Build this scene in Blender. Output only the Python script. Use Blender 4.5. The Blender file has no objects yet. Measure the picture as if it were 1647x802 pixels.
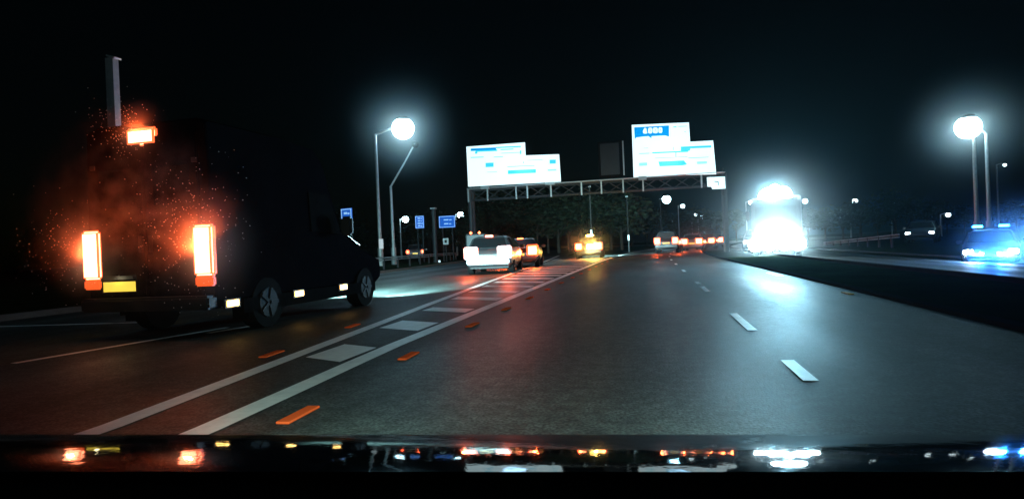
import bpy, bmesh, math, random
from mathutils import Vector, Matrix
random.seed(7)
S = bpy.context.scene
R = math.radians
# ------------------------------------------------------------ camera
YAW, ROLL, PITCH, EYE = R(12.5), R(2.5), R(-0.2), 1.0
Fv = Vector((-math.sin(YAW)*math.cos(PITCH), math.cos(YAW)*math.cos(PITCH), math.sin(PITCH)))
R0 = Vector((math.cos(YAW), math.sin(YAW), 0)); U0 = R0.cross(Fv)
Rv = R0*math.cos(ROLL)-U0*math.sin(ROLL); Uv = U0*math.cos(ROLL)+R0*math.sin(ROLL)
CAM = Matrix((Rv, Uv, -Fv)).transposed().to_4x4(); CAM.translation = (0, 0, EYE)
cd = bpy.data.cameras.new('camera'); cam = bpy.data.objects.new('camera', cd); S.collection.objects.link(cam)
cam.matrix_world = CAM; cd.sensor_width = 36; cd.lens = 36*1000/1647; cd.clip_start = .05; cd.clip_end = 6000
S.camera = cam
# ------------------------------------------------------------ night sky
W = bpy.data.worlds.new('World'); S.world = W; W.use_nodes = True
nt = W.node_tree; nt.nodes.clear()
wo = nt.nodes.new('ShaderNodeOutputWorld'); bg = nt.nodes.new('ShaderNodeBackground'); sk = nt.nodes.new('ShaderNodeTexSky')
sk.sky_type = 'NISHITA'; sk.sun_disc = False; sk.sun_elevation = R(2); sk.sun_rotation = R(200)
tint = nt.nodes.new('ShaderNodeMix'); tint.data_type = 'RGBA'; tint.blend_type = 'MULTIPLY'; tint.inputs[0].default_value = 1
tint.inputs[7].default_value = (.35, .75, 1, 1)
nt.links.new(sk.outputs[0], tint.inputs[6]); nt.links.new(tint.outputs[2], bg.inputs[0]); nt.links.new(bg.outputs[0], wo.inputs[0])
bg.inputs[1].default_value = .0012
S.view_settings.view_transform = 'Standard'; S.view_settings.look = 'None'; S.view_settings.gamma = 1; S.view_settings.exposure = 0
S.render.engine = 'CYCLES'
S.cycles.use_denoising = True
S.cycles.max_bounces = 6; S.cycles.diffuse_bounces = 2; S.cycles.glossy_bounces = 3; S.cycles.volume_bounces = 0
S.cycles.sample_clamp_indirect = 4; S.cycles.sample_clamp_direct = 0
S.cycles.caustics_reflective = False; S.cycles.caustics_refractive = False
S.cycles.use_light_tree = True

# ------------------------------------------------------------ helpers
def at(px, py, Y):                                     # photo pixel + distance ahead -> world point
    d = Fv + Rv*(px-823.5)/1000 - Uv*(py-401)/1000
    p = d*(Y/d.y); return Vector((p.x, p.y, p.z+EYE))
def link(o, parent=None):
    S.collection.objects.link(o)
    if parent is not None: o.parent = parent
    return o
def tag(o, label=None, cat=None, group=None, kind=None):
    if label: o['label'] = label
    if cat: o['category'] = cat
    if group: o['group'] = group
    if kind: o['kind'] = kind
    return o
def thing(name, label, cat, loc=(0, 0, 0), rz=0, group=None):
    o = bpy.data.objects.new(name, None); o.empty_display_size = .2; link(o)
    o.location = loc; o.rotation_euler = (0, 0, rz)
    return tag(o, label, cat, group)
def finish(name, bm, m, parent=None, smooth=False, bevel=0):
    if bevel:
        bmesh.ops.bevel(bm, geom=bm.edges[:], offset=bevel, segments=2, affect='EDGES', clamp_overlap=True)
    bmesh.ops.recalc_face_normals(bm, faces=bm.faces)
    me = bpy.data.meshes.new(name); bm.to_mesh(me); bm.free()
    if smooth:
        for p in me.polygons: p.use_smooth = True
    me.materials.append(m)
    return link(bpy.data.objects.new(name, me), parent)
def box(bm, c, s, rz=0, ry=0, rx=0):
    M = Matrix.Translation(c) @ Matrix.Rotation(rz, 4, 'Z') @ Matrix.Rotation(ry, 4, 'Y') @ Matrix.Rotation(rx, 4, 'X') @ Matrix.Diagonal((s[0], s[1], s[2], 1))
    bmesh.ops.create_cube(bm, size=1, matrix=M); return bm
def tube(bm, a, b, r1, r2=None, n=12):
    a, b = Vector(a), Vector(b); d = b-a
    q = d.to_track_quat('Z', 'Y').to_matrix().to_4x4()
    bmesh.ops.create_cone(bm, cap_ends=True, segments=n, radius1=r1, radius2=r1 if r2 is None else r2, depth=d.length,
                          matrix=Matrix.Translation((a+b)/2) @ q); return bm
def ball(bm, c, s, u=14, v=9):
    bmesh.ops.create_uvsphere(bm, u_segments=u, v_segments=v, radius=1, matrix=Matrix.Translation(c) @ Matrix.Diagonal((s[0], s[1], s[2], 1))); return bm
def part(name, m, parent, *boxes, bevel=0, smooth=False):
    bm = bmesh.new()
    for b in boxes: box(bm, *b)
    return finish(name, bm, m, parent, smooth, bevel)
def copy_tree(o, parent=None):
    c = o.copy(); S.collection.objects.link(c); c.parent = parent
    for ch in list(o.children): copy_tree(ch, c)
    return c

def mat(name, col, rough=.5, metal=0, var=0, scale=3., bump=0, rvar=0, coat=0, spec=.5, stretch=None):
    m = bpy.data.materials.new(name); m.use_nodes = True; t = m.node_tree; b = t.nodes['Principled BSDF']
    b.inputs['Base Color'].default_value = (*col, 1); b.inputs['Roughness'].default_value = rough; b.inputs['Metallic'].default_value = metal
    b.inputs['Coat Weight'].default_value = coat; b.inputs['Specular IOR Level'].default_value = spec
    tc = t.nodes.new('ShaderNodeTexCoord'); mp = t.nodes.new('ShaderNodeMapping'); t.links.new(tc.outputs['Object'], mp.inputs[0])
    if stretch: mp.inputs['Scale'].default_value = stretch
    n = t.nodes.new('ShaderNodeTexNoise'); n.inputs['Scale'].default_value = scale; n.inputs['Detail'].default_value = 8; n.inputs['Roughness'].default_value = .7
    t.links.new(mp.outputs[0], n.inputs['Vector'])
    if var:
        r = t.nodes.new('ShaderNodeMapRange'); r.inputs[1].default_value = .3; r.inputs[2].default_value = .7; r.inputs[3].default_value = 1-var; r.inputs[4].default_value = 1+var
        t.links.new(n.outputs[0], r.inputs[0])
        x = t.nodes.new('ShaderNodeVectorMath'); x.operation = 'SCALE'; x.inputs[0].default_value = col
        t.links.new(r.outputs[0], x.inputs['Scale']); t.links.new(x.outputs[0], b.inputs['Base Color'])
    if rvar:
        r = t.nodes.new('ShaderNodeMapRange'); r.inputs[1].default_value = .3; r.inputs[2].default_value = .7; r.inputs[3].default_value = rough-rvar; r.inputs[4].default_value = rough+rvar
        t.links.new(n.outputs[0], r.inputs[0]); t.links.new(r.outputs[0], b.inputs['Roughness'])
    if bump:
        n2 = t.nodes.new('ShaderNodeTexNoise'); n2.inputs['Scale'].default_value = scale*12; n2.inputs['Detail'].default_value = 4
        t.links.new(mp.outputs[0], n2.inputs['Vector'])
        bu = t.nodes.new('ShaderNodeBump'); bu.inputs['Strength'].default_value = bump; bu.inputs['Distance'].default_value = .006
        t.links.new(n2.outputs[0], bu.inputs['Height']); t.links.new(bu.outputs[0], b.inputs['Normal'])
    return m
def emit(name, col, s):
    m = bpy.data.materials.new(name); m.use_nodes = True; b = m.node_tree.nodes['Principled BSDF']
    b.inputs['Base Color'].default_value = (*[min(.8, c*.5) for c in col], 1); b.inputs['Roughness'].default_value = .3
    b.inputs['Emission Color'].default_value = (*col, 1); b.inputs['Emission Strength'].default_value = s
    return m
def lamp(name, kind, loc, col, power, parent=None, size=.1, aim=None, spot=60, blend=.6):
    l = bpy.data.lights.new(name, kind); l.color = col; l.energy = power; l.shadow_soft_size = size
    if kind == 'SPOT': l.spot_size = R(spot); l.spot_blend = blend
    o = link(bpy.data.objects.new(name, l), parent); o.location = loc
    if aim: o.rotation_euler = Vector(aim).to_track_quat('-Z', 'Y').to_euler()
    return o

M = dict(
    asphalt=mat('wet_asphalt', (.05, .052, .050), .52, var=.4, scale=1.3, bump=.45, rvar=.08, spec=.17, stretch=(1.6, .35, 1)),
    grass=mat('rough_grass', (.012, .018, .008), .95, var=.5, scale=.8, bump=.6, spec=0),
    kerb=mat('kerb_concrete', (.07, .07, .068), .9, spec=.03, var=.2, scale=5),
    kerb_dark=mat('darkened_kerb', (.02, .02, .02), .95, spec=0, var=.2),  # same kerb, colour darkened against the red tail-light spill
    dull=mat('dull_black', (.008, .008, .008), .95, spec=0, var=.3),  # flat black without gloss
    white=mat('road_paint', (.82, .83, .80), .5, var=.15, scale=5, bump=.2),
    steel=mat('galvanised_steel', (.42, .44, .44), .45, .5, var=.15, scale=6),
    steel_d=mat('weathered_steel', (.03, .034, .038), .6, .3, var=.2),
    black=mat('black_plastic', (.012, .012, .013), .6),
    dash=mat('dashboard_vinyl', (.006, .006, .006), .95, spec=.05),
    rubber=mat('tyre_rubber', (.010, .010, .010), .95, var=.2, spec=.02),
    rim=mat('alloy_rim', (.022, .022, .025), .7, .0, spec=.1),
    glass=mat('tinted_window', (.01, .012, .014), .08, coat=.3),
    vanpaint=mat('van_black_paint', (.005, .005, .006), .5, var=.2, scale=2, spec=0),
    silver=mat('silver_car_paint', (.075, .08, .085), .35, .3, coat=.5),
    dark=mat('dark_car_paint', (.03, .032, .036), .3, coat=.6),
    grey=mat('grey_car_paint', (.16, .17, .18), .35, coat=.5),
    wpaint=mat('white_car_paint', (.72, .73, .73), .35, coat=.5),
    bonnet=mat('polished_black_bonnet', (.003, .003, .004), .04, spec=.13, bump=.10, scale=1.2),
    plate_y=emit('lit_yellow_plate', (1, .72, .08), 1.0),  # plate itself made to glow, standing for light from a plate lamp
    plate_w=mat('white_plate', (.7, .7, .7), .4),
    refl_r=mat('red_reflector', (.9, .12, .03), .8, spec=0),
    refl_a=mat('amber_reflector', (.95, .5, .06), .3),
    tail=emit('tail_lamp_red', (1, .38, .2), 8), tail_s=emit('tail_lamp_red_dim', (1, .16, .05), 9),
    glow_rim=emit('glow_rim_red', (1, .12, .03), 2.2),  # red edge glow added round the lamp cores
    tail_low=emit('tail_lamp_orange', (1, .12, .02), 1.0),
    amber=emit('amber_marker', (1, .55, .12), 9), hazard=emit('amber_hazard', (1, .62, .12), 26),
    lampw=emit('lamp_cool_white', (.62, .92, 1), 30), lampd=emit('far_lamp_white', (.72, .95, 1), 6),
    head=emit('headlamp_white', (.72, .95, 1), 120), head_d=emit('far_headlamp', (.75, .92, 1), 12),
    blue=emit('blue_beacon', (.02, .25, 1), 40),
    bark=mat('bark', (.05, .04, .03), .9, var=.3),
    leaf=mat('dark_leaves', (.022, .034, .015), .8, var=.5, scale=.6),
)

def road_mat(name, tracks):
    m = bpy.data.materials.new(name); m.use_nodes = True; t = m.node_tree; b = t.nodes['Principled BSDF']; L = t.links.new
    def N(k, **kw):
        n = t.nodes.new(k)
        for a, v in kw.items(): setattr(n, a, v)
        return n
    tc = N('ShaderNodeTexCoord'); sx = N('ShaderNodeSeparateXYZ'); L(tc.outputs['Object'], sx.inputs[0])
    def noise(sc, det, st=(1, 1, 1)):
        mp = N('ShaderNodeMapping'); mp.inputs['Scale'].default_value = st; L(tc.outputs['Object'], mp.inputs[0])
        n = N('ShaderNodeTexNoise'); n.inputs['Scale'].default_value = sc; n.inputs['Detail'].default_value = det; L(mp.outputs[0], n.inputs['Vector']); return n.outputs[0]
    def rng(s_, a, b_, c, d):
        n = N('ShaderNodeMapRange'); [setattr(n.inputs[i+1], 'default_value', v) for i, v in enumerate((a, b_, c, d))]; L(s_, n.inputs[0]); return n.outputs[0]
    def mul(a, b_, op='MULTIPLY'):
        n = N('ShaderNodeMath', operation=op); L(a, n.inputs[0])
        if isinstance(b_, (int, float)): n.inputs[1].default_value = b_
        else: L(b_, n.inputs[1])
        return n.outputs[0]
    grain = mul(rng(noise(48, 3), .35, .65, .3, 1.8), rng(noise(11, 4), .35, .65, .65, 1.4)); stain = rng(noise(.5, 6, (1.5, .25, 1)), .35, .65, .72, 1.25); patch = rng(noise(2.5, 5), .3, .7, .8, 1.2)
    wv = mul(mul(sx.outputs[0], 6.2832/1.85), 0.9, 'ADD'); sn = N('ShaderNodeMath', operation='SINE'); L(wv, sn.inputs[0])
    tr = rng(sn.outputs[0], -1, 1, 1-tracks, 1+tracks)
    vo = N('ShaderNodeTexVoronoi', feature='DISTANCE_TO_EDGE'); vo.inputs['Scale'].default_value = .22
    wp = N('ShaderNodeVectorMath', operation='ADD'); nn = N('ShaderNodeTexNoise'); nn.inputs['Scale'].default_value = 1.2; L(tc.outputs['Object'], nn.inputs['Vector']); L(tc.outputs['Object'], wp.inputs[0]); L(nn.outputs['Color'], wp.inputs[1]); L(wp.outputs[0], vo.inputs['Vector'])
    crack = rng(vo.outputs['Distance'], 0, .010, .8, 1)
    f = mul(mul(mul(mul(grain, stain), patch), tr), crack)
    c = N('ShaderNodeVectorMath', operation='SCALE'); c.inputs[0].default_value = (.034, .041, .038); L(f, c.inputs['Scale']); L(c.outputs[0], b.inputs['Base Color'])
    L(rng(mul(stain, tr), .6, 1.4, .68, .46), b.inputs['Roughness']); b.inputs['Specular IOR Level'].default_value = .07
    bu = N('ShaderNodeBump'); bu.inputs['Strength'].default_value = .8; bu.inputs['Distance'].default_value = .004; L(noise(70, 3), bu.inputs['Height']); L(bu.outputs[0], b.inputs['Normal'])
    return m
M['asphalt'] = road_mat('damp_asphalt', .16)
# ------------------------------------------------------------ ground and roads
def bend(Y): return 0 if Y < 30 else (Y-30)**2/700
def line1(Y):
    P = [(-30, -3.2), (3.2, -3.29), (6.1, -3.58), (7.9, -3.75), (11.3, -4.1), (18.9, -4.8), (30, -5.75), (39.6, -6.6), (60, -8.6), (90, -11), (140, -12), (400, 60)]
    for (a, xa), (b, xb) in zip(P, P[1:]):
        if Y <= b: return xa+(xb-xa)*(Y-a)/(b-a)
    return P[-1][1]
def line2(Y): return -2.72+.12*min(1, max(0, (6-Y)/2.7))+bend(Y)
def left_edge(Y): return -12.3 if Y < 20 else -12.3-(Y-20)*.075+ (0 if Y < 90 else (Y-90)**2/1500)
def reserve_l(Y): return 3.35+bend(Y)
def reserve_r(Y): return 6.1+bend(Y)
def far_edge(Y): return 13.6+bend(Y)
Ys = [-30+i*2 for i in range(26)]+[22+i*4 for i in range(25)]+[130, 145, 165, 190, 220]
def strip(fa, fb, ys, z):
    bm = bmesh.new(); pr = None
    for Y in ys:
        xa = fa(Y) if callable(fa) else fa; xb = fb(Y) if callable(fb) else fb
        cur = (bm.verts.new((xa, Y, z)), bm.verts.new((xb, Y, z)))
        if pr: bm.faces.new((pr[0], pr[1], cur[1], cur[0]))
        pr = cur
    return bm
bm = bmesh.new(); bmesh.ops.create_grid(bm, x_segments=60, y_segments=60, size=700)
for v in bm.verts:
    X, Y = v.co.x, v.co.y+500
    v.co.z = -.03 if abs(X) < 80 and Y < 260 else random.uniform(-.3, .1)
    if X > 5 and Y < 400: v.co.z -= .55
tag(finish('ground', bm, M['grass']), kind='structure').location = (0, 500, 0)
def cross(bm):                                         # the opposite road falls away to its far side
    for i, v in enumerate(bm.verts):
        if i % 2: v.co.z -= .4
    return bm
road = tag(finish('road', strip(left_edge, reserve_l, Ys, .0), M['asphalt']), kind='structure')
road.location.z = .004
opp = tag(finish('opposite_road', cross(strip(reserve_r, far_edge, Ys, .004)), M['asphalt']), kind='structure')
# grass nose between slip road and main road, beyond the hatching
bm = strip(lambda Y: line1(Y)+1.0, lambda Y: line2(Y)-1.0, [52+i*6 for i in range(14)], .06)
tag(finish('grass_verge', bm, M['grass']), kind='structure')
def kerb(name, f, w=.16, z=.12, ys=Ys, m='kerb'):
    bm = bmesh.new(); pr = None
    for Y in ys:
        x = f(Y); q = [bm.verts.new(c) for c in ((x-w/2, Y, 0), (x-w/2, Y, z), (x+w/2, Y, z), (x+w/2, Y, 0))]
        if pr:
            for i in range(3): bm.faces.new((pr[i], pr[i+1], q[i+1], q[i]))
        pr = q
    return tag(finish(name, bm, M[m]), kind='structure')
kerb('kerb_slip_road', lambda Y: left_edge(Y)-.09)
kerb('kerb_reserve', lambda Y: reserve_l(Y)+.09, z=.05, m='kerb_dark')
kerb('kerb_opposite_road', lambda Y: reserve_r(Y)-.09, m='kerb_dark')
kerb('kerb_far_verge', lambda Y: far_edge(Y)+.09).location.z = -.4
tag(finish('central_reserve', strip(lambda Y: reserve_l(Y)+.17, lambda Y: reserve_r(Y)-.17, Ys, .035), M['grass']), kind='structure')
# painted markings, one mesh per line
def paint(name, f, w, ys, m='white', z=.009):
    return tag(finish(name, strip(lambda Y: f(Y)-w/2, lambda Y: f(Y)+w/2, ys, z), M[m]), kind='structure')
yl = [2.2+i*1.0 for i in range(30)]+[32+i*3 for i in range(20)]
paint('road_marking_gore_line', line1, .17, [y for y in yl if y < 60])
paint('road_marking_lane_line', line2, .19, [y for y in yl if y < 100])
bm = bmesh.new()
def quad(bm, pts, z=.0095):
    bm.faces.new([bm.verts.new((x, y, z)) for x, y in pts])
y = 5.4
while y < 46:                                          # hatching bars across the gore
    wdt = .8 if y < 9.5 else .55
    a, b = line1(y)+.16, line2(y)-.16
    sl = (b-a)*.25
    quad(bm, [(a, y+sl), (b, y-sl), (b, y-sl+wdt), (a, y+sl+wdt)])
    y += 2.1 if y < 10 else 1.75
tag(finish('road_marking_hatching', bm, M['white']), kind='structure')
bm = bmesh.new()
for y0, y1 in ((-1.8, -.8), (4.55, 5.3), (7.0, 8.6), (12.2, 13.6), (14.3, 15.1), (20, 21.4), (26, 27.4), (32, 33.5), (39, 40.5), (47, 48.5), (56, 57.5), (66, 68)):
    x0, x1 = 1.03+bend(y0), 1.03+bend(y1)
    quad(bm, [(x0-.05, y0), (x0+.05, y0), (x1+.05, y1), (x1-.05, y1)])
quad(bm, [(3.05, 16.4), (3.2, 16.4), (3.2, 18.0), (3.05, 18.0)])
tag(finish('road_marking_dashes', bm, M['white']), kind='structure')
bm = bmesh.new()
for pts in ([(-9.2, 3.6), (-6.7, 5.15)], [(-6.6, 5.25), (-6.1, 8.0)], [(-11.9, 8.6), (-8.2, 8.9)], [(-5.95, 7.4), (-5.75, 8.3)]):
    (xa, ya), (xb, yb) = pts; d = Vector((xb-xa, yb-ya, 0)).normalized(); n = Vector((-d.y, d.x, 0))*.055
    quad(bm, [(xa-n.x, ya-n.y), (xb-n.x, yb-n.y), (xb+n.x, yb+n.y), (xa+n.x, ya+n.y)])
tag(finish('road_marking_slip_lines', bm, M['white']), kind='structure')

# road studs
def stud(f, Y, m, group, label, name='road_stud'):
    bm = bmesh.new(); box(bm, (0, 0, .008), (.09, .38, .016)); bmesh.ops.bevel(bm, geom=bm.edges[:], offset=.005, segments=1, affect='EDGES')
    o = finish(name, bm, M[m]); o.location = (f(Y), Y, .006)
    dx = (f(Y+.5)-f(Y-.5)); o.rotation_euler.z = -math.atan(dx)
    return tag(o, label, 'road stud', group)
st = [3.5, 5.55, 7.8, 9.75, 11.75, 13.9, 16.2, 18.6, 21, 24, 27, 30.5, 34, 38]
for i, Y in enumerate(st):
    stud(lambda y: line2(y)+.42, Y, 'refl_r', 'red studs beside the lane line', 'red reflective stud beside the line right of the hatching, number %s counted from the bonnet' % ('first second third fourth fifth sixth seventh eighth ninth tenth eleventh twelfth thirteenth fourteenth'.split()[i]))
for i, Y in enumerate([5.7, 7.9]):
    stud(lambda y: line1(y)-.3, Y, 'refl_r', 'red studs beside the gore line', ['red stud beside the outer gore line, nearer the bonnet', 'red stud beside the outer gore line, nearer the van front'][i])
stud(lambda y: 3.12, 11.1, 'refl_a', 'amber studs', 'single amber stud at the right road edge')

# ------------------------------------------------------------ wheels, cars
def wheel(parent, x, y, r=.33, w=.2, out=1):
    bm = bmesh.new(); tube(bm, (x-w/2, y, r), (x+w/2, y, r), r, n=24)
    wh = finish('wheel', bm, M['rubber'], parent)
    bm = bmesh.new(); e = x+out*(w/2+.005)
    tube(bm, (e-.02*out, y, r), (e+.012*out, y, r), r*.62, r*.58, n=20)
    for k in range(5):
        a = k*math.tau/5; box(bm, (e+.018*out, y+math.cos(a)*r*.33, r+math.sin(a)*r*.33), (.02, r*.5, .05), rx=a)
    finish('rim', bm, M['rim'], wh)
def loft(st, name, m, parent):
    bm = bmesh.new(); pr = None
    for (y, zl, zb, zt, w, wr) in st:
        half = [(w*.86, zl), (w*.98, zl+.12), (w, (zl+zb)/2), (w*.97, zb), (wr, zt-.06 if zt-.06 > zb else zb+(zt-zb)*.6), (wr*.82, zt)]
        ring = [bm.verts.new((a, y, z)) for a, z in half]+[bm.verts.new((-a, y, z)) for a, z in reversed(half)]
        if pr:
            n = len(ring)
            for i in range(n): bm.faces.new((pr[i], pr[(i+1) % n], ring[(i+1) % n], ring[i]))
        else: bm.faces.new(ring)
        pr = ring
    bm.faces.new(list(reversed(pr)))
    o = finish(name, bm, m, parent, smooth=True)
    try:
        md = o.modifiers.new('edge', 'BEVEL'); md.width = .03; md.segments = 2; md.limit_method = 'ANGLE'; md.angle_limit = R(35)
        wn = o.modifiers.new('wn', 'WEIGHTED_NORMAL')
    except Exception: pass
    return o
def poly(name, pts, m, parent, th=.012):
    bm = bmesh.new(); f = bm.faces.new([bm.verts.new(p) for p in pts]); bmesh.ops.recalc_face_normals(bm, faces=[f])
    r = bmesh.ops.extrude_face_region(bm, geom=[f]); n = f.normal
    for v in r['geom']:
        if isinstance(v, bmesh.types.BMVert): v.co -= n*th
    return finish(name, bm, m, parent)
def car(label, cat, loc, rz, paint, tail='tail', head='head_d', style='hatch', group=None, name='car', tail_size=(.2, .24), pw=26, extra=None, sit=0):
    t = thing(name, label, cat, loc, rz, group)
    H = {'hatch': 1.48, 'suv': 1.72, 'saloon': 1.42}[style]; B = {'hatch': .95, 'suv': 1.1, 'saloon': .93}[style]; g = .28 if style != 'suv' else .36
    yr = {'hatch': .55, 'suv': .45, 'saloon': 1.25}[style]
    st = [(0, g+.12, B-.25, B-.2, .80, .76), (.08, g, B-.06, B-.02, .87, .80), (.18, g, B, B+.03, .9, .82)]
    if style == 'saloon': st.append((.6, g, B, B+.06, .9, .82))
    st += [(yr, g, B, H-.04, .91, .66), (yr+.7, g, B, H, .91, .66), (2.45, g, B, H-.03, .91, .65), (3.25, g, B-.02, B+.02, .9, .8), (4.0, g, B-.14, B-.1, .87, .74), (4.25, g+.05, B-.3, B-.25, .78, .66), (4.32, g+.15, B-.4, B-.35, .7, .6)]
    loft(st, 'body', M[paint], t)
    y0 = .2 if style != 'saloon' else .65
    z0 = B+.06 if style != 'saloon' else B+.09
    poly('rear_window', [(-.72, y0-.0, z0), (.72, y0-.0, z0), (.58, yr-.05, H-.1), (-.58, yr-.05, H-.1)], M['glass'], t, -.02)
    poly('windscreen', [(-.74, 3.22, B+.06), (.74, 3.22, B+.06), (.58, 2.55, H-.09), (-.58, 2.55, H-.09)], M['glass'], t, .02)
    for s in (-1, 1):
        poly('side_window', [(s*.885, yr+.1, B+.03), (s*.885, 3.0, B+.03), (s*.70, 2.45, H-.1), (s*.70, yr+.2, H-.1)], M['glass'], t, .012)
        for wy in (.78, 3.42): wheel(t, s*.80, wy, .33 if style != 'suv' else .38, out=s)
        tw, th = tail_size
        lt = part('taillight', M[tail], t, ((s*(.86-tw/2), -.0, B-.12), (tw, .14, th)), bevel=.02)
        if pw: part('glow_rim', M['glow_rim'], lt, ((s*(.86-tw/2), .012, B-.12), (tw+.14, .13, th+.14)), bevel=.04)
        part('headlight', M[head], t, ((s*.66, 4.26, B-.28), (.3, .12, .16)), bevel=.03)
        part('mirror', M[paint], t, ((s*1.0, 2.85, B+.08), (.2, .1, .14)), bevel=.03)
    part('rear_bumper', M[paint], t, ((0, -.02, g+.2), (1.66, .16, .2)), bevel=.04)
    part('number_plate', M['plate_y'] if pw else M['plate_w'], t, ((0, -.085, B-.3), (.52, .02, .11)))
    part('lower_trim', M['black'], t, ((0, 2.15, g-.02), (1.5, 3.9, .08)))
    if pw:
        for s in (-1, 1): lamp('tail_glow', 'POINT', (s*.78, -.16, B-.12), (1, .10, .02), pw, t, .06)
    return t
def onroad(px, Y, ref=405):
    p = at(px, ref, Y); return (p.x, Y, .004)

# --- the tall black van beside us
VZ = R(-1.0)
van = thing('van', 'tall black panel van with glowing red tail lights alongside on the slip road', 'van', (-6.47, 7.0, .004), VZ)
st = [(0, .42, 1.3, 2.82, 1.0, .93), (.05, .36, 1.3, 2.86, 1.02, .95), (1.5, .36, 1.3, 2.88, 1.03, .95), (2.55, .36, 1.3, 2.84, 1.03, .94), (2.9, .36, 1.25, 2.64, 1.02, .90),
      (3.5, .36, 1.12, 1.46, 1.0, .88), (4.3, .36, 1.0, 1.14, .99, .86), (4.95, .4, .86, .97, .94, .76), (5.12, .5, .72, .8, .84, .7)]
loft(st, 'body', M['vanpaint'], van)
for s in (-1, 1):
    d = part('rear_door', M['vanpaint'], van, ((s*.425, -.02, 1.62), (.82, .05, 2.1)), bevel=.015)
    part('handle', M['black'], d, ((s*.08, -.055, 1.25), (.04, .03, .22)))
    for hz_ in (1.0, 2.3): part('hinge', M['black'], d, ((s*.80, -.05, hz_), (.07, .03, .06)))
    part('door_window', M['glass'], d, ((s*.43, -.05, 2.0), (.56, .02, .5)), bevel=.008)
    L = part('tail_light', M['tail'], van, ((s*.88, -.03, 1.13), (.28, .10, .64)), bevel=.03)
    part('glow_rim', M['glow_rim'], L, ((s*.88, -.027, 1.13), (.31, .10, .67)), bevel=.03)
    part('indicator', M['tail_low'], L, ((s*.88, -.03, .735), (.27, .09, .13)), bevel=.02)
    for wy in (1.05, 4.1): wheel(van, s*.90, wy, .36, .24, out=s)
    for my in (.25, 1.8, 3.2):
        mk = part('side_marker', M['black'], van, ((s*1.035, my, .42), (.03, .30, .12)))
        part('marker_lens', M['amber'], mk, ((s*1.052, my, .42), (.02, .24, .085)), bevel=.008)
    mi = part('door_mirror', M['black'], van, ((s*1.2, 3.15, 1.5), (.22, .12, .34)), bevel=.04)
    poly('side_window', [(s*1.015, 2.3, 1.4), (s*.995, 3.3, 1.36), (s*.94, 2.98, 2.05), (s*.985, 2.3, 2.05)], M['dull'], van, .015)
    part('sill_trim', M['dull'], van, ((s*1.015, 2.5, .36), (.03, 4.0, .2)))
    part('head_light', M['black'], van, ((s*.72, 5.0, .78), (.28, .12, .2)), bevel=.03)
    part('mudflap', M['dull'], van, ((s*.9, .60, .32), (.26, .02, .3)))
part('glow_rim', M['glow_rim'], part('high_brake_light', M['tail'], van, ((0, -.04, 2.66), (.42, .06, .20)), bevel=.028), ((0, -.032, 2.66), (.47, .07, .24)), bevel=.028)
part('number_plate', M['plate_y'], van, ((-.43, -.07, .70), (.5, .02, .13)))
part('plate_lamp', M['black'], van, ((-.43, -.07, .82), (.5, .05, .05)))
part('rear_bumper', M['black'], van, ((0, -.06, .46), (2.0, .2, .18)), bevel=.03)
poly('bonnet', [(-.84, 3.6, 1.44), (.84, 3.6, 1.44), (.82, 4.32, 1.16), (-.82, 4.32, 1.16)], mat('van_bonnet_paint', (.006, .006, .008), .16, coat=.6), van, -.02)
poly('windscreen', [(-.84, 3.46, 1.54), (.84, 3.46, 1.54), (.86, 2.98, 2.50), (-.86, 2.98, 2.50)], M['glass'], van, .02)
for s, z, p in ((-.88, 1.13, 95), (.88, 1.15, 190), (0, 2.66, 45)):
    lamp('tail_glow', 'SPOT', (s+.04, -.13, z), (1, .11, .02), p, van, .04, aim=(0, -1, .85), spot=140, blend=.35)
for s in (-1, 1): lamp('van_beam', 'SPOT', (s*.72, 5.25, .78), (.5, .95, 1), 13000, van, .08, aim=(-.16, 1, -.24), spot=64, blend=.9)
lamp('plate_glow', 'POINT', (-.43, -.16, .80), (1, .85, .5), .6, van, .02)
for my in (.25, 1.8, 3.2): lamp('marker_glow', 'POINT', (1.12, my, .42), (1, .5, .1), .25, van, .02)
# spray specks added to speckle the glow of the tail lights
bm = bmesh.new()
for k in range(900):
    cx, cz, sp = random.choice(((-7.39, 1.15, .26), (-5.56, 1.2, .40), (-5.56, 1.2, .40), (-6.45, 2.65, .16)))
    x, y, z = random.gauss(cx, sp), 6.6+random.gauss(0, .2), random.gauss(cz+sp*.35, sp*1.1)
    r = random.uniform(.002, .0065)
    if z > .1: bmesh.ops.create_icosphere(bm, subdivisions=1, radius=r, matrix=Matrix.Translation((x, y, z)))
tag(finish('shimmer', bm, mat('glow_specks', (.7, .7, .7), .3)), 'fine specks of added spray glowing red around the van tail lights', 'shimmer', kind='stuff')

sv = bpy.data.materials.new('ragged_glow'); sv.use_nodes = True; t = sv.node_tree; t.nodes.clear()  # ragged volume added to imitate the red glow behind the van
o = t.nodes.new('ShaderNodeOutputMaterial'); v = t.nodes.new('ShaderNodeVolumePrincipled'); tc = t.nodes.new('ShaderNodeTexCoord')
ln = t.nodes.new('ShaderNodeVectorMath'); ln.operation = 'LENGTH'; t.links.new(tc.outputs['Object'], ln.inputs[0])
m1 = t.nodes.new('ShaderNodeMapRange'); m1.inputs[1].default_value = 1; m1.inputs[2].default_value = .1; m1.inputs[3].default_value = 0; m1.inputs[4].default_value = 1
t.links.new(ln.outputs['Value'], m1.inputs[0])
nz = t.nodes.new('ShaderNodeTexNoise'); nz.inputs['Scale'].default_value = 7; nz.inputs['Detail'].default_value = 5; t.links.new(tc.outputs['Object'], nz.inputs['Vector'])
m2 = t.nodes.new('ShaderNodeMapRange'); m2.inputs[1].default_value = .46; m2.inputs[2].default_value = .62; m2.inputs[3].default_value = .01; m2.inputs[4].default_value = .7
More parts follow.
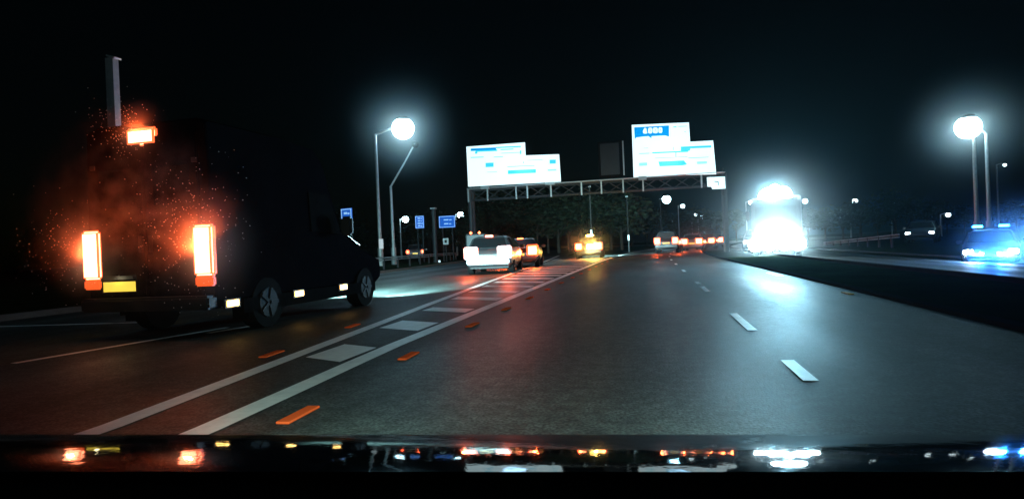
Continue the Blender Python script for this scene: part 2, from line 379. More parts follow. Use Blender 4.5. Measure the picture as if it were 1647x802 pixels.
t.links.new(nz.outputs[0], m2.inputs[0])
mu = t.nodes.new('ShaderNodeMath'); mu.operation = 'MULTIPLY'; pq = t.nodes.new('ShaderNodeMath'); pq.operation = 'POWER'; pq.inputs[1].default_value = 2; t.links.new(m1.outputs[0], pq.inputs[0]); t.links.new(pq.outputs[0], mu.inputs[0]); t.links.new(m2.outputs[0], mu.inputs[1]); t.links.new(mu.outputs[0], v.inputs['Density'])
v.inputs['Color'].default_value = (.9, .9, .9, 1); v.inputs['Anisotropy'].default_value = .5; t.links.new(v.outputs[0], o.inputs['Volume'])
bm = bmesh.new(); ball(bm, (0, 0, 0), (1, 1, 1), 24, 16)
o = finish('ragged_bloom', bm, sv); o.location = (-6.25, 6.4, 1.5); o.scale = (1.65, .5, 1.55)
tag(o, 'ragged red-lit mist volume added behind the van rear doors', 'shimmer', kind='stuff')

# --- traffic ahead
p = at(785, 420, 23)
c = car('hatchback with glaring lit rear braking nearest behind the hatching on the slip road', 'car', (p.x, 23, .004), R(5), 'dark', style='hatch', group='cars on the slip road', tail_size=(.42, .34), pw=200)
part('brake_light', M['tail_s'], c, ((0, .5, 1.47), (.3, .06, .06)))
p = at(835, 415, 29)
c = car('dark saloon braking just ahead of the glaring hatchback', 'car', (p.x, 29, .004), R(6), 'dark', style='saloon', group='cars on the slip road', tail_size=(.42, .42), pw=260)
part('brake_light', M['tail_s'], c, ((0, .9, 1.40), (.3, .06, .06)))
p = at(668, 410, 60)
car('dark car with three red lights seen past the lamp columns', 'car', (p.x, 60, .004), R(18), 'dark', tail='tail_s', style='suv', pw=10)
p = at(947, 405, 42)
c = car('car with amber hazard lights stopped at the hatching nose', 'car', (p.x, 42, .01), R(2), 'dark', style='hatch', tail_size=(.4, .4), pw=60)
for s, zz in ((.1, .8), (.55, .85)):
    part('hazard_light', M['hazard'], c, ((s, -.12, zz), (.42, .1, .34)), bevel=.03)
part('roof_beacon', M['hazard'], c, ((.05, 1.0, 1.56), (.5, .2, .12)), bevel=.03)
for s in (-1, 1): lamp('front_beam', 'SPOT', (s*.6, 4.5, .66), (.5, .95, 1), 8000, c, .08, aim=(.35, 1, -.06), spot=80)
lamp('hazard_glow', 'POINT', (.3, -.35, .85), (1, .55, .1), 500, c, .15)
p = at(1072, 402, 50)
car('dark car in our lane with two round red tail lights', 'car', (p.x, 50, .004), R(-6), 'dark', style='suv', tail_size=(.36, .42), pw=150)
cl = [(1113, 56, 'grey', 'grey car in the outer lane beneath the right sign', 'hatch', 40), (1134, 62, 'dark', 'dark car queuing in front of the grey one beneath the right sign', 'saloon', 60),
      (1150, 72, 'silver', 'silver car queuing third beneath the right sign', 'hatch', 40), (1122, 80, 'dark', 'dark tall car at the head of the queue beneath the right sign', 'suv', 40)]
for px, Y, pc, lb, sty, pw in cl:
    p = at(px, 400, Y)
    car(lb, 'car', (p.x, Y, .004), R(-10), pc, style=sty, tail_size=(.5, .42), pw=pw*4, group='cars queuing on the main road')
# lorry with two high red lights behind the silver hatchback
p = at(765, 400, 36)
lo = thing('lorry', 'box lorry with two small red lights high on its rear corners', 'lorry', (p.x, 36, .004), R(6))
part('cargo_box', M['steel_d'], lo, ((0, 2.6, 1.25), (1.2, 5.0, 1.3)), bevel=.03)
part('cab', M['dark'], lo, ((0, 6.0, 1.2), (1.3, 1.5, 1.5)), bevel=.12)
part('rear_shutter', M['grey'], lo, ((0, .08, 1.25), (1.05, .05, 1.15)))
for s in (-1, 1):
    part('high_light', M['tail_s'], lo, ((s*.26, .04, 1.96), (.16, .1, .16)), bevel=.05)
    part('taillight', M['tail_s'], lo, ((s*.5, .03, .62), (.16, .08, .12)))
    for wy in (.9, 5.9): wheel(lo, s*.56, wy, .38, .24, out=s)

# --- oncoming traffic
def beam_at_camera(t, power, col=(.66, .92, 1), z=.7, spot=60, dx=.64):
    """head lamps of car t: two spots just ahead of its lenses, pointing down its own road"""
    for s in (-1, 1):
        lamp('head_beam', 'SPOT', (s*dx, 4.5, z), col, power, t, .12, aim=(0, 1, -.03), spot=spot, blend=.9)
p = at(1250, 388, 34)
ol = thing('lorry', 'oncoming lorry drowned in glare from its stacked white headlamps and roof lamps', 'lorry', (p.x, 34, -.04), math.pi+R(-12))
part('cab', M['dark'], ol, ((0, 0, 1.75), (2.3, 1.9, 2.3)), bevel=.14)
part('cargo_box', M['grey'], ol, ((0, -4.4, 1.95), (2.4, 6.6, 2.3)), bevel=.04)
part('chassis', M['black'], ol, ((0, -3.2, .6), (1.0, 8.4, .25)))
part('windscreen', M['black'], ol, ((0, .955, 2.1), (1.9, .04, .8)), bevel=.015)
part('grille', M['black'], ol, ((0, .96, 1.2), (1.5, .05, .55)))
part('bumper', M['steel_d'], ol, ((0, 1.0, .55), (2.3, .2, .35)), bevel=.05)
for s in (-1, 1):
    for wy in (-.1, -5.6, -6.7): wheel(ol, s*.98, wy, .48, .28, out=s)
    part('mirror', M['black'], ol, ((s*1.32, .75, 2.1), (.18, .12, .5)), bevel=.04)
for x, z, rr in ((-.98, .62, .34), (.98, .62, .34), (-.34, .60, .30), (.34, .60, .30), (-.62, 1.22, .30), (.62, 1.22, .30), (0, 1.18, .28), (-.36, 3.05, .42), (.36, 3.0, .42), (0, 3.35, .26)):
    bm = bmesh.new(); ball(bm, (x, 1.10 if z < 2.9 else .7, z), (rr, .10, rr), 18, 10)
    finish('headlamp', bm, M['head'], ol, smooth=True)
for x, z, pw_, sp2 in ((-.8, .65, 2200, 50), (.8, .65, 2200, 50), (0, 1.25, 2600, 50), (0, 3.1, 6500, 70)):
    lamp('beam', 'SPOT', (x, 1.5, z), (.28, .74, 1), pw_, ol, .2, aim=(0, 1, .02), spot=sp2, blend=.9)
p = at(1228, 388, 44)
oc2 = car('second oncoming car half hidden in the glare of the first', 'car', (p.x, 46, .004), math.pi+R(-10), 'grey', head='head', tail='tail_s', pw=0, group='oncoming cars')
beam_at_camera(oc2, 2500, spot=50)
p = at(1532, 372, 46)
oc3 = car('small distant car with white headlights below the right lamp column', 'car', (p.x, 50, .1), math.pi+R(-26), 'dark', head='head_d', tail='tail_s', pw=0)
# police car
pc = thing('police_car', 'police car with flashing blue roof lights on the far right', 'police car', (14.1, 30, -.60), math.pi+R(-26))
tmp = car('x', 'car', (0, 0, 0), 0, 'dark', head='head', tail='tail_s', pw=0)
for ch in list(tmp.children): ch.parent = pc
bpy.data.objects.remove(tmp)
lb = part('light_bar', M['black'], pc, ((0, 1.9, 1.53), (1.2, .26, .07)))
part('beacon', M['blue'], lb, ((-.42, 1.9, 1.61), (.34, .22, .10)), bevel=.02)
part('beacon', M['blue'], lb, ((.42, 1.9, 1.61), (.34, .22, .10)), bevel=.02)
for s in (-1, 1):
    part('grille_light', M['blue'], pc, ((s*.25, 4.36, .62), (.16, .05, .08)))
    lamp('blue_flash', 'POINT', (s*.3, 4.55, .62), (.02, .22, 1), 1200, pc, .08)
lamp('headlamp_glow', 'POINT', (.5, 4.6, .66), (.35, .75, 1), 150, pc, .08)
lamp('headlamp_glow', 'POINT', (-.5, 4.6, .66), (.35, .75, 1), 150, pc, .08)

# ------------------------------------------------------------ street lamps
def street_lamp(label, base, top, arm_to, r_lamp, power, m='lampw', lit=True, group='street lamps', col=(.18, .66, 1), rb=.16):
    b = Vector(base); t = thing('street_lamp', label, 'street lamp', b, 0, group)
    h = top-b.z
    bm = bmesh.new(); tube(bm, (0, 0, 0), (0, 0, h), rb, rb*.6, 12); tube(bm, (0, 0, 0), (0, 0, 1.4), rb*1.35, n=12)
    finish('column', bm, M['steel'], t, smooth=False)
    a = Vector(arm_to)-b
    bm = bmesh.new(); tube(bm, (0, 0, h-.05), (a.x*.55, a.y*.55, (h+a.z)/2+.15), rb*.5, n=8); tube(bm, (a.x*.55, a.y*.55, (h+a.z)/2+.15), (a.x, a.y, a.z+.12), rb*.45, n=8)
    finish('arm', bm, M['steel'], t)
    bm = bmesh.new(); ball(bm, (a.x, a.y, a.z+r_lamp*.72), (r_lamp*.6, r_lamp*.6, r_lamp*.3))
    hd = finish('lantern', bm, M['steel_d'], t, smooth=True)
    bm = bmesh.new(); ball(bm, (a.x, a.y, a.z-r_lamp*.1), (r_lamp, r_lamp*.95, r_lamp*.95))
    finish('bowl', bm, M[m] if lit else M['glass'], hd, smooth=True)
    if power: lamp('lamp_light', 'POINT', (a.x, a.y, a.z-r_lamp*.1), col, power, t, r_lamp*1.06)
    return t
L1 = at(648, 205, 46)
b = at(613, 428, 45); street_lamp('tall column carrying the brightest white lamp left of the signs', (b.x, 45, 0), at(613, 215, 45).z, (L1.x, 46, L1.z), .88, 7000)
b = at(634, 425, 48); e = at(668, 232, 48)
street_lamp('shorter column with a raked arm and an unlit lantern next to the brightest lamp', (b.x, 48, 0), at(634, 330, 48).z+1.6, (e.x, 48, e.z), .3, 0, lit=False)
L2 = at(1557, 203, 50)
b = at(1572, 370, 50); street_lamp('twin column lamp shining white at the far right, the lit one', (b.x, 50.0, 0), L2.z-.2, (L2.x, 50, L2.z), .84, 5500)
b = at(1592, 370, 50.5); street_lamp('plain column standing right against the lit far right lamp, unlit', (b.x, 50.5, 0), at(1580, 215, 50.5).z, (b.x-.8, 50.5, at(1578, 205, 50).z+.4), .25, 0, lit=False)
for i, (px, py, Y, r, pw, lb) in enumerate([
    (1072, 320, 95, .62, 2600, 'distant lit lamp just under the right sign'), (652, 352, 90, .50, 500, 'small lit lamp between the lamp columns and the narrow blue sign'),
    (741, 345, 100, .55, 500, 'small lit lamp to the right of the wide blue sign'), (1098, 331, 130, .45, 0, 'faint lamp beyond the one under the right sign'),
    (1119, 345, 150, .35, 0, 'tiny lamp, upper one of the far pair over the queue'), (1129, 348, 150, .5, 0, 'tiny brighter lamp of the far pair over the queue'),
    (1208, 325, 120, .45, 0, 'small lamp on a thin post left of the oncoming glare'), (1295, 323, 130, .50, 0, 'small lamp just right of the oncoming glare'),
    (1375, 323, 130, .50, 0, 'lone small lamp over the dark verge on the right'), (1616, 265, 90, .2, 0, 'tiny high lamp beside the far right columns'),
    (1525, 345, 90, .3, 0, 'tiny lamp above the small distant car'), (427, 287, 60, .15, 0, 'tiny warm lamp alone in the dark above the van'),
    (1440, 326, 160, .2, 0, 'faintest lamp at the right, next to the lone small one')]):
    p = at(px, py, Y)
    street_lamp(lb, (p.x-.9, Y, 0), p.z+.1, (p.x, Y, p.z), r, pw, m='lampw' if pw else 'lampd', group='distant street lamps', rb=.11)
# lamps of the same row nearer than the frame shows
street_lamp('street lamp on the left verge lighting the slip road, mostly out of frame', (-15.5, 4.0, 0), 11, (-13.6, 4.0, 11.2), .3, 420, group='street lamps')
street_lamp('street lamp in the central reserve, mostly out of frame', (4.9, -12, 0), 11, (3.4, -12, 11.2), .3, 130, group='street lamps')
# pale mast beyond the van
a, b2 = at(185, 215, 15), at(197, 92, 15)
mast = thing('mast', 'pale grey square steel mast rising beyond the van roof', 'mast', (a.x-.35, 15, 0), 0)
bm = bmesh.new(); box(bm, ((a.x-a.x+.35), 0, a.z/2), (.30, .22, a.z)); tube_top = b2.z
finish('lower_shaft', bm, M['steel'], mast)
bm = bmesh.new(); box(bm, (.35, 0, (a.z+tube_top)/2), (.26, .2, tube_top-a.z)); finish('upper_shaft', bm, M['steel'], mast)
part('cap_plate', M['steel'], mast, ((.42, 0, tube_top+.02), (.3, .24, .05), 0, R(18)))

# ------------------------------------------------------------ gantry
GY = 45.0
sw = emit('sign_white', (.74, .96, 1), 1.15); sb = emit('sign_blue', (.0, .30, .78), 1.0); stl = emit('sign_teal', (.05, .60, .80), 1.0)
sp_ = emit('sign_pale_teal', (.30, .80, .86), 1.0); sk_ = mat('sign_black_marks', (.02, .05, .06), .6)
gan = thing('gantry', 'steel gantry spanning both roads beneath the two big signs', 'gantry', (0, GY, 0), 0)
xL, xR = at(753, 300, GY).x, at(1166, 290, GY).x
bz = at(860, 296, GY).z; bzr = at(1160, 287, GY).z
bm = bmesh.new()
for dz in (0, -.75):
    tube(bm, (xL, .35, bz-.12+dz), (xR, .35, bz-.12+dz), .07, n=8); tube(bm, (xL, 1.0, bz-.12+dz), (xR, 1.0, bz-.12+dz), .07, n=8)
n = 16
for i in range(n):
    x0, x1 = xL+(xR-xL)*i/n, xL+(xR-xL)*(i+1)/n
    tube(bm, (x0, .35, bz-.12), (x1, .35, bz-.87), .035, n=6); tube(bm, (x0, 1.0, bz-.87), (x1, 1.0, bz-.12), .035, n=6)
finish('truss_beam', bm, M['steel_d'], gan)
part('walkway', M['steel'], gan, (((xL+xR)/2, -.15, bz-.06), (xR-xL, .5, .05)))
for x in (xL, xR):
    bm = bmesh.new(); tube(bm, (x, .35, 0), (x, .35, bz), .16, n=10); tube(bm, (x, 1.0, 0), (x, 1.0, bz), .16, n=10)
    for k in range(5): tube(bm, (x, .35, .4+k*1.1), (x, 1.0, 1.5+k*1.1), .05, n=6)
    finish('leg', bm, M['steel_d'], gan)
for px in (753, 784, 830, 848, 886, 935, 967, 1002, 1034, 1128):
    p = at(px, 290, GY); part('bracket', M['steel'], gan, ((p.x, -.12, bz-.55), (.10, .12, .95)))
part('lamp_housing', M['steel'], gan, ((at(782, 300, GY).x, -.35, bz-.08), (.6, .35, .18)))
part('lamp_housing', M['steel'], gan, ((at(886, 300, GY).x, -.35, bz-.08), (.7, .35, .18)))
part('lamp_housing', M['steel'], gan, ((at(1034, 300, GY).x, -.35, bz-.12), (.55, .35, .24)))
def sign(label, outline, marks, name='motorway_sign', tilt=0):
    """outline in photo pixels on the plane just in front of the gantry"""
    t = thing(name, label, 'road sign', (0, GY-.35, 0), 0, 'gantry signs')
    pts = [at(x, y, GY-.35) for x, y in outline]
    bm = bmesh.new(); f = bm.faces.new([bm.verts.new((p.x, 0, p.z)) for p in pts])
    r = bmesh.ops.extrude_face_region(bm, geom=[f])
    for v in r['geom']:
        if isinstance(v, bmesh.types.BMVert): v.co.y += .12
    finish('face_panel', bm, sw, t)
    for nm, m, quadp in marks:
        ps = [at(x, y, GY-.35) for x, y in quadp]
        bm = bmesh.new(); f = bm.faces.new([bm.verts.new((p.x, -.045 if nm == 'character_gap' else -.004 if m is not sw else -.022, p.z)) for p in ps])
        r = bmesh.ops.extrude_face_region(bm, geom=[f])
        for v in r['geom']:
            if isinstance(v, bmesh.types.BMVert): v.co.y -= .012
        finish(nm, bm, m, t)
    return t
def rect(x0, y0, x1, y1, s=-.045): return [(x0, y0), (x1, y0+(x1-x0)*s), (x1, y1+(x1-x0)*s), (x0, y1)]
marks_l = [('text_panel', sb, rect(757, 239, 798, 243)), ('text_panel', stl, rect(765, 242, 800, 244.5)), ('text_line', stl, rect(798, 236.5, 838, 238.5)), ('text_line', stl, rect(805, 240, 826, 241.5)),
           ('text_line', sp_, rect(757, 252.5, 778, 254.5)), ('text_line', sp_, rect(794, 252, 809, 253.5)), ('text_mark', stl, rect(764, 244, 768, 247.5)), ('text_mark', stl, rect(836.5, 242, 838.5, 248)),
           ('text_line', sp_, rect(806, 246, 837, 247.2)), ('route_panel', stl, rect(781, 262, 794, 269)), ('text_line', sp_, rect(783, 276.5, 800, 277.5)), ('text_line', sp_, rect(816, 267.5, 860, 269)),
           ('text_mark', sp_, rect(841, 260, 843, 263)), ('text_line', sp_, rect(848, 257.5, 873, 258.5)), ('destination_panel', stl, rect(817, 274, 862, 280)),
           ('route_panel', stl, rect(884, 257, 894, 263.5)), ('text_line', sp_, rect(881, 272.5, 895, 275))]
sgl = sign('big stepped white sign with teal panels over the slip road, left of the pair', [(750, 236), (844, 229), (845, 250), (899, 248), (902, 292), (753, 300)], marks_l)
marks_r = [('route_panel', sb, [(1020, 205), (1076, 202), (1076, 220), (1070, 218), (1048, 219), (1048, 223), (1043, 219), (1024, 221), (1021, 224)])]
lx = 1034
for k, (w, shp) in enumerate(((7.5, 'A'), (7, 'D'), (8, 'U'), (6.5, 'B'))):
    x = lx; y = 206-(x-1034)*.045; lx += w+.8
    n = 12; cx_, cy_ = x+w/2, y+4.6
    marks_r += [('blurred_character', sw, [(cx_+w*.5*math.copysign(abs(math.cos(a))**.6, math.cos(a))*(1 if k or math.sin(a) > 0 else .62), cy_+4.7*math.copysign(abs(math.sin(a))**.6, math.sin(a))) for a in [q*math.tau/n for q in range(n)]])]
    if k: marks_r += [('character_gap', sp_, rect(cx_-.7, cy_-1.6, cx_+.7, cy_+1.2))]
marks_r += [('text_line', stl, rect(1083, 203.6, 1088, 205.2)), ('text_line', sp_, rect(1091, 203, 1105, 204.4)), ('text_line', sp_, rect(1100, 211.5, 1104, 212.6)),
            ('destination_panel', stl, rect(1095, 236, 1144, 239.5)), ('destination_panel', stl, rect(1095, 239.6, 1110, 243)), ('text_mark', sp_, rect(1082, 236, 1083.5, 242)),
            ('text_line', stl, rect(1049, 245, 1107, 247)), ('text_line', sp_, rect(1028, 246.5, 1045, 248)), ('text_line', sp_, rect(1035, 238, 1043, 239)), ('text_line', sp_, rect(1053, 254, 1106, 255.2)),
            ('text_mark', sp_, rect(1086, 245.5, 1088, 252)), ('text_line', sp_, rect(1107, 253.5, 1140, 255)), ('destination_panel', stl, [(1059, 260), (1100, 258), (1105, 264.5), (1098, 266), (1061, 267.5)]),
            ('route_panel', sp_, rect(1028, 262, 1041, 267)), ('route_panel', sp_, rect(1121, 260, 1137, 264))]
sgr = sign('taller stepped white sign with blue route panel over the main road, right of the pair', [(1016, 201), (1108, 197), (1110, 228), (1147, 226), (1152, 280), (1090, 281.5), (1019, 285)], marks_r)
q = sign('small white plate with dark corner mark below the right hand sign', [(1137, 285), (1166, 284), (1167, 303), (1146, 304), (1144, 300), (1138, 300)],
         [('corner_mark', sk_, [(1149, 291), (1156, 292), (1156, 298.5), (1154.8, 298.5), (1154.8, 293.4), (1149, 292.4)])], name='lane_plate')
for nm, x, y, Y, p in (('a', 826, 262, GY-2.5, 700), ('b', 1080, 245, GY-2.5, 800)):
    pp = at(x, y, Y)
    lamp('sign_glow', 'POINT', (pp.x, -2.0, pp.z), (.35, .65, 1), p*.25, sgl if nm == 'a' else sgr, .8)
# unlit message panel between the signs
v = thing('message_panel', 'dark unlit message panel on the gantry between the signs', 'message panel', (0, GY-.3, 0), 0)
a, b = at(964, 286, GY-.3), at(1003, 226, GY-.3)
part('housing', M['dull'], v, (((a.x+b.x)/2, 0, (a.z+b.z)/2), (b.x-a.x, .3, b.z-a.z)), bevel=.03)
part('screen', M['black'], v, (((a.x+b.x)/2-.1, -.17, (a.z+b.z)/2), (b.x-a.x-.5, .03, b.z-a.z-.3)))
part('edge_strip', M['steel'], v, ((b.x-.06, -.17, (a.z+b.z)/2), (.09, .03, b.z-a.z-.1)))

# ------------------------------------------------------------ other signs, posts, rails
sbl = emit('roadside_sign_blue', (.02, .16, .75), .55); sbw = emit('roadside_sign_text', (.35, .65, 1), .8)  # signs glow by themselves, standing for headlight they throw back
def blue_sign(label, x0, y0, x1, y1, Y, rz=0, rows=3):
    c = at((x0+x1)/2, (y0+y1)/2, Y); w = (at(x1, y0, Y)-at(x0, y0, Y)).x; h = at(x0, y0, Y).z-at(x0, y1, Y).z
    t = thing('road_sign', label, 'road sign', (c.x, Y, 0), rz, 'blue roadside signs')
    part('panel', sbl, t, ((0, 0, c.z), (w, .06, h)), bevel=.01)
    part('border', sbw, t, ((0, -.04, c.z+h/2-.06), (w*.96, .01, .05)), ((0, -.04, c.z-h/2+.06), (w*.96, .01, .05)), ((w/2-.06, -.04, c.z), (.05, .01, h*.9)), ((-w/2+.06, -.04, c.z), (.05, .01, h*.9)))
    for k in range(rows):
        z = c.z+h*(.5-(k+1)/(rows+1)); ws = random.uniform(.4, .7)*w
        part('text_line', sbw, t, ((-w*.05, -.05, z), (ws*.55, .01, h*.09)), ((ws*.42, -.05, z-h*.02), (ws*.3, .01, h*.07)))
    for s in (-.3, .3): part('post', M['steel_d'], t, ((s*w, .08, (c.z-h/2)/2+.2), (.1, .08, c.z-h/2+.4)))
blue_sign('narrow blue sign with pale text left of the wide blue one', 668, 347, 682, 367, 55, rows=4)
blue_sign('wide blue sign with pale border below the left gantry sign', 706, 347, 732, 366, 58, rows=2)
blue_sign('slanted blue sign seen just beyond the front of the van', 547, 335, 569, 374, 34, rz=R(-18), rows=4)
pt = at(697, 335, 50)
t = thing('signal_post', 'plain grey post standing between the two blue signs', 'post', (pt.x, 50, 0)); bm = bmesh.new(); tube(bm, (0, 0, 0), (0, 0, pt.z), .2, .18, 10); finish('shaft', bm, M['steel_d'], t); part('cap', M['steel'], t, ((0, 0, pt.z), (.45, .45, .1)))
pt = at(717, 388, 52)
t = thing('notice_board', 'small pale square notice on a short post under the wide blue sign', 'sign', (pt.x, 52, 0)); part('post', M['steel_d'], t, ((0, .05, pt.z/2), (.08, .08, pt.z))); part('board', M['white'], t, ((0, 0, pt.z), (.5, .04, .55))); part('mark', M['black'], t, ((0, -.03, pt.z), (.2, .01, .25)))
pt = at(613, 392, 44.5)
t = thing('post_plate', 'small white plate fixed low on the tall lit lamp column', 'plate', (pt.x, 44.5, 0)); part('plate', emit('plate_lit_white', (.8, .9, .95), .5), t, ((0, 0, pt.z), (.34, .03, .75))); part('clamp', M['steel'], t, ((0, .12, pt.z), (.3, .2, .08)))  # lit look of the plate is emission in its material
for lb, px, py, Y, h in (('white marker post behind the car with hazard lights', 951, 374, 56, .5), ('white marker post between the hazard car and the car in our lane', 1011, 382, 60, .5), ('stubby white marker on the verge under the notice', 707, 420, 44, .15), ('white marker post at the left of the queue', 1097, 388, 52, .4)):
    pt = at(px, py, Y)
    t = thing('marker_post', lb, 'marker post', (pt.x, Y, 0), 0, 'marker posts'); part('post', M['steel_d'], t, ((0, 0, pt.z/2), (.09, .05, pt.z))); part('reflector', emit('marker_reflector', (.7, .95, 1), .9), t, ((0, -.035, pt.z), (.16, .02, h)))  # reflector emits, in place of returned headlight
for lb, px, Y, ytop in (('thin tall pole rising behind the gantry between panel and right sign', 1008, 70, 316), ('thin pole right behind the lamp under the right sign', 1062, 85, 320), ('thin pole standing behind the hazard car', 948, 65, 300)):
    pt = at(px, ytop, Y)
    t = thing('pole', lb, 'pole', (pt.x, Y, 0), 0, 'poles by the main road'); bm = bmesh.new(); tube(bm, (0, 0, 0), (0, 0, pt.z), .08, .06, 8); finish('shaft', bm, M['kerb'], t); part('bracket', M['steel'], t, ((0, 0, pt.z), (.3, .1, .1)))
def rail(label, a, b, zb=0, n=8, group='guard rails'):
    a, b = Vector(a), Vector(b); t = thing('guard_rail', label, 'guard rail', (a.x, a.y, 0), 0, group); d = b-a
    D = Vector((d.x, d.y, d.z)); bm = bmesh.new()
    for dz, r in ((0, .06), (-.14, .05)): tube(bm, (0, 0, a.z+dz), (D.x, D.y, a.z+D.z+dz), r*.7, n=8)
    finish('beam', bm, M['steel'], t)
    for i in range(n):
        f = (i+.5)/n; part('post', M['steel_d'], t, ((D.x*f, D.y*f+.08, (a.z+D.z*f)/2), (.1, .1, a.z+D.z*f)))
rail('pale guard rail climbing beyond the opposite road', at(1325, 390, 58), at(1446, 377, 39))
rail('low guard rail along the left verge behind the lamp columns', (-15.0, 30, .7), (-19.5, 62, .7), n=10)

# ------------------------------------------------------------ trees
def make_tree(h, w, seed, n=1500):
    rnd = random.Random(seed); t = bpy.data.objects.new('tree', None); link(t)
    bm = bmesh.new(); tube(bm, (0, 0, 0), (.1, 0, h*.5), .22, .12, 8)
    for k in range(6):
        a = rnd.uniform(0, 6.28); z = h*rnd.uniform(.25, .5); tube(bm, (.05, 0, z), (math.cos(a)*w*.35, math.sin(a)*w*.35, z+h*.25), .08, .03, 6)
    finish('trunk', bm, M['bark'], t)
    cl = [(rnd.gauss(0, w*.22), rnd.gauss(0, w*.22), h*rnd.uniform(.35, .9), w*rnd.uniform(.15, .28)) for _ in range(16)]
    bm = bmesh.new()
    for k in range(n):
        cx, cy, cz, r = rnd.choice(cl); v = Vector((rnd.gauss(0, 1), rnd.gauss(0, 1), rnd.gauss(0, .8))).normalized()*r*rnd.uniform(.6, 1.1)
        s = rnd.uniform(.12, .30); m = Matrix.Translation((cx+v.x, cy+v.y, cz+v.z)) @ Matrix.Rotation(rnd.uniform(0, 6.3), 4, 'Z') @ Matrix.Rotation(rnd.uniform(0, 3), 4, 'X')
        bm.faces.new([bm.verts.new(m @ Vector(q)) for q in ((-s, -s*.6, 0), (s, -s*.5, 0), (s*.8, s*.6, .03), (-s*.7, s*.5, 0))])
    finish('crown', bm, M['leaf'], t)
    return t
protos = [make_tree(9, 7, 1), make_tree(7.5, 7.5, 2), make_tree(10.5, 6.5, 3)]
k = 0
spots = []
for px in range(742, 1010, 17): spots.append((px, 84+random.uniform(-6, 10), 318 if px > 775 else 345, 'dark trees massed under the left sign', 'dark tree in the treeline behind the slip road cars'))
for px in range(1015, 1200, 24): spots.append((px, 150+random.uniform(-8, 12), 340, 'trees beyond the queue', 'dim tree beyond the queue of cars under the right sign'))
for px in range(1270, 1647, 28): spots.append((px, 105+random.uniform(-10, 14), random.choice((312, 322, 335)), 'trees on the right horizon', 'dark tree on the horizon right of the oncoming glare'))
for px in range(480, 740, 30): spots.append((px, 116+random.uniform(-5, 12), random.choice((345, 360, 368)), 'trees behind the lamp columns', 'dark tree behind the lamp columns and blue signs'))
used = set()
for px, Y, py, grp, lb in spots:
    i = random.randrange(3); t = protos[i] if i not in used else copy_tree(protos[i]); used.add(i)
    p = at(px, py, Y); H = (9, 7.5, 10.5)[i]; s = max(.35, p.z/H/.95)
    t.location = (p.x, Y, 0); t.scale = (s*1.1, s*1.1, s*random.uniform(.9, 1.08)); t.rotation_euler.z = random.uniform(0, 6)
    tag(t, lb, 'tree', grp)

# ------------------------------------------------------------ our own car: bonnet and dash
own = bpy.data.objects.new('own_car', None); link(own); own.matrix_world = CAM
tag(own, 'polished black bonnet and dark dash of the car the view is taken from', 'car')
bm = bmesh.new()
prof = []; r, d = 1.14, 1.14*.357                       # r ahead, d below the eye, camera-aligned frame
a = math.atan2(d, r)
while r < 1.66:
    prof.append((r, d)); a = math.atan2(d, r)
    tl = .15-(a-.315)*2.0
    r += .02; d += math.tan(tl)*.02
for k in range(6):                                     # nose rolls over
    tl += .16; r += .03; d += math.tan(tl)*.03; prof.append((r, d))
N = 60; rows = []
for (r, d) in prof:
    row = []
    for i in range(N+1):
        u = i/N*2-1; x = u*1.6
        e = max(0, abs(u)-.9)/.10
        row.append(bm.verts.new((x, -d-.16*e*e, -r)))
    rows.append(row)
for ra, rb_ in zip(rows, rows[1:]):
    for i in range(N): bm.faces.new((ra[i], ra[i+1], rb_[i+1], rb_[i]))
finish('bonnet', bm, M['bonnet'], own, smooth=True)
part('scuttle', M['dash'], own, ((0, -.45, -1.0), (2.2, .05, .30)))
part('dashboard', M['dash'], own, ((0, -.40, -.62), (2.0, .10, .46)), bevel=.03)
# dipped headlamps of this car
for s in (-1, 1):
    lamp('dipped_beam', 'SPOT', (s*.66, -.42, -2.0), (.68, 1, .86), 280, own, .09, aim=(s*.10, -.075, -1), spot=92, blend=1.0)

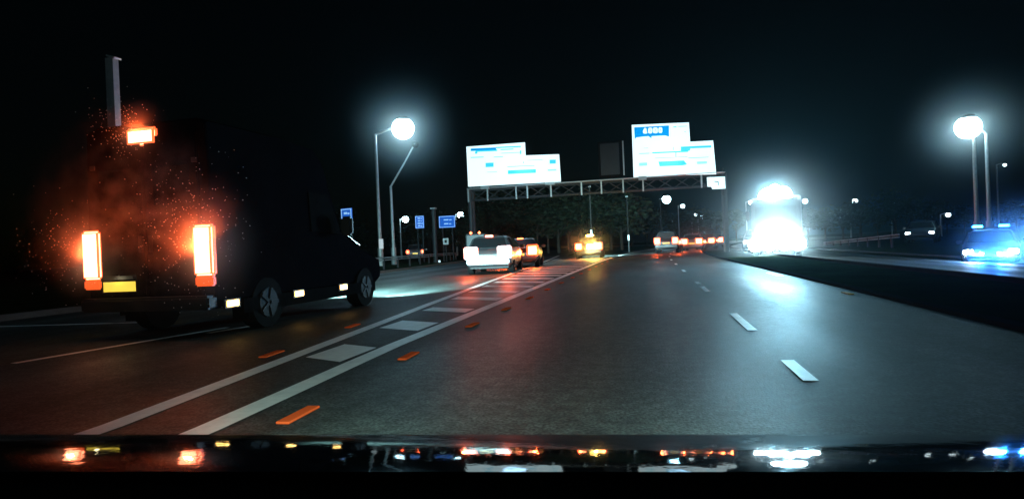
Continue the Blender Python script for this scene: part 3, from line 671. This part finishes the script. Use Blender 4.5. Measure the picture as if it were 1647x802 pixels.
# drizzle volumes added as lens glow round the strongest lamps and tail lights: density thins out smoothly from the middle
def bloom(c, rad, dens, label, sc=(1, 1, 1), col=(.8, .95, 1)):
    m = bpy.data.materials.new('halo'); m.use_nodes = True; t = m.node_tree; t.nodes.clear()
    o = t.nodes.new('ShaderNodeOutputMaterial'); v = t.nodes.new('ShaderNodeVolumePrincipled')
    tc = t.nodes.new('ShaderNodeTexCoord'); ln = t.nodes.new('ShaderNodeVectorMath'); ln.operation = 'LENGTH'; t.links.new(tc.outputs['Object'], ln.inputs[0])
    m1 = t.nodes.new('ShaderNodeMapRange'); m1.inputs[1].default_value = 1; m1.inputs[2].default_value = 0; m1.inputs[3].default_value = 0; m1.inputs[4].default_value = 1
    t.links.new(ln.outputs['Value'], m1.inputs[0])
    pw = t.nodes.new('ShaderNodeMath'); pw.operation = 'POWER'; pw.inputs[1].default_value = 3.5; t.links.new(m1.outputs[0], pw.inputs[0])
    mu = t.nodes.new('ShaderNodeMath'); mu.operation = 'MULTIPLY'; mu.inputs[1].default_value = dens; t.links.new(pw.outputs[0], mu.inputs[0]); t.links.new(mu.outputs[0], v.inputs['Density'])
    v.inputs['Color'].default_value = (*col, 1); v.inputs['Anisotropy'].default_value = .2; t.links.new(v.outputs[0], o.inputs['Volume'])
    bm = bmesh.new(); ball(bm, (0, 0, 0), (1, 1, 1), 32, 20); q = finish('halo', bm, m); q.location = c; q.scale = (rad*sc[0], rad*sc[1], rad*sc[2])
    tag(q, label, kind='stuff')
lp = ol.location; q1 = at(785, 412, 22.5); q2 = at(940, 400, 41.3)
bloom((L1.x, 46, L1.z-.1), 6, .15, 'thin drizzle volume added for the glow of the brightest lamp left of the signs')
bloom((L2.x, 50, L2.z-.1), 6, .15, 'thin drizzle volume added for the glow of the far right lamp')
bloom((lp.x-.25, 32.2, 1.6), 6, .24, 'drizzle volume added for the glow of the oncoming lorry', (1, .45, .95))
bloom((13.3, 24.8, .3), 3.6, .25, 'drizzle volume added for the blue glow of the police car', (1, .8, .7))
vM = Matrix.Translation((-6.47, 7.0, 0)) @ Matrix.Rotation(VZ, 4, 'Z')
for x, z, rr, lb in ((-.9, 1.15, .85, 'left'), (.9, 1.2, 1.1, 'right'), (0, 2.68, .6, 'high')):
    bloom(tuple(vM @ Vector((x+.05, -.16, z))), rr, 2.6, 'spray volume added for the red glow close around the %s light of the van' % lb, (1, .3, 1), (.95, .9, .9))
q3 = at(1120, 400, 52)
bloom((q3.x, 51.5, .9), 4.0, .3, 'road spray volume added for the red glow behind the queue on the main road', (1, .5, .6), (.95, .85, .85))
bloom((q2.x+.1, 41.4, .9), 2.6, .35, 'road spray volume added for the amber glow behind the car with hazard lights', (1, .5, .8))

# ------------------------------------------------------------ air
hz = bpy.data.materials.new('night_haze'); hz.use_nodes = True; t = hz.node_tree; t.nodes.clear()
o = t.nodes.new('ShaderNodeOutputMaterial'); v = t.nodes.new('ShaderNodeVolumePrincipled')
v.inputs['Color'].default_value = (.5, .85, 1, 1); v.inputs['Density'].default_value = .00016; v.inputs['Anisotropy'].default_value = .85
t.links.new(v.outputs[0], o.inputs['Volume'])
bm = bmesh.new(); box(bm, (0, 500, 14), (1420, 1420, 34)); ho = finish('haze', bm, hz); tag(ho, kind='stuff')  # even haze added to give the lamps halos
tag(ho, 'thin even haze added for halos around the lamps')
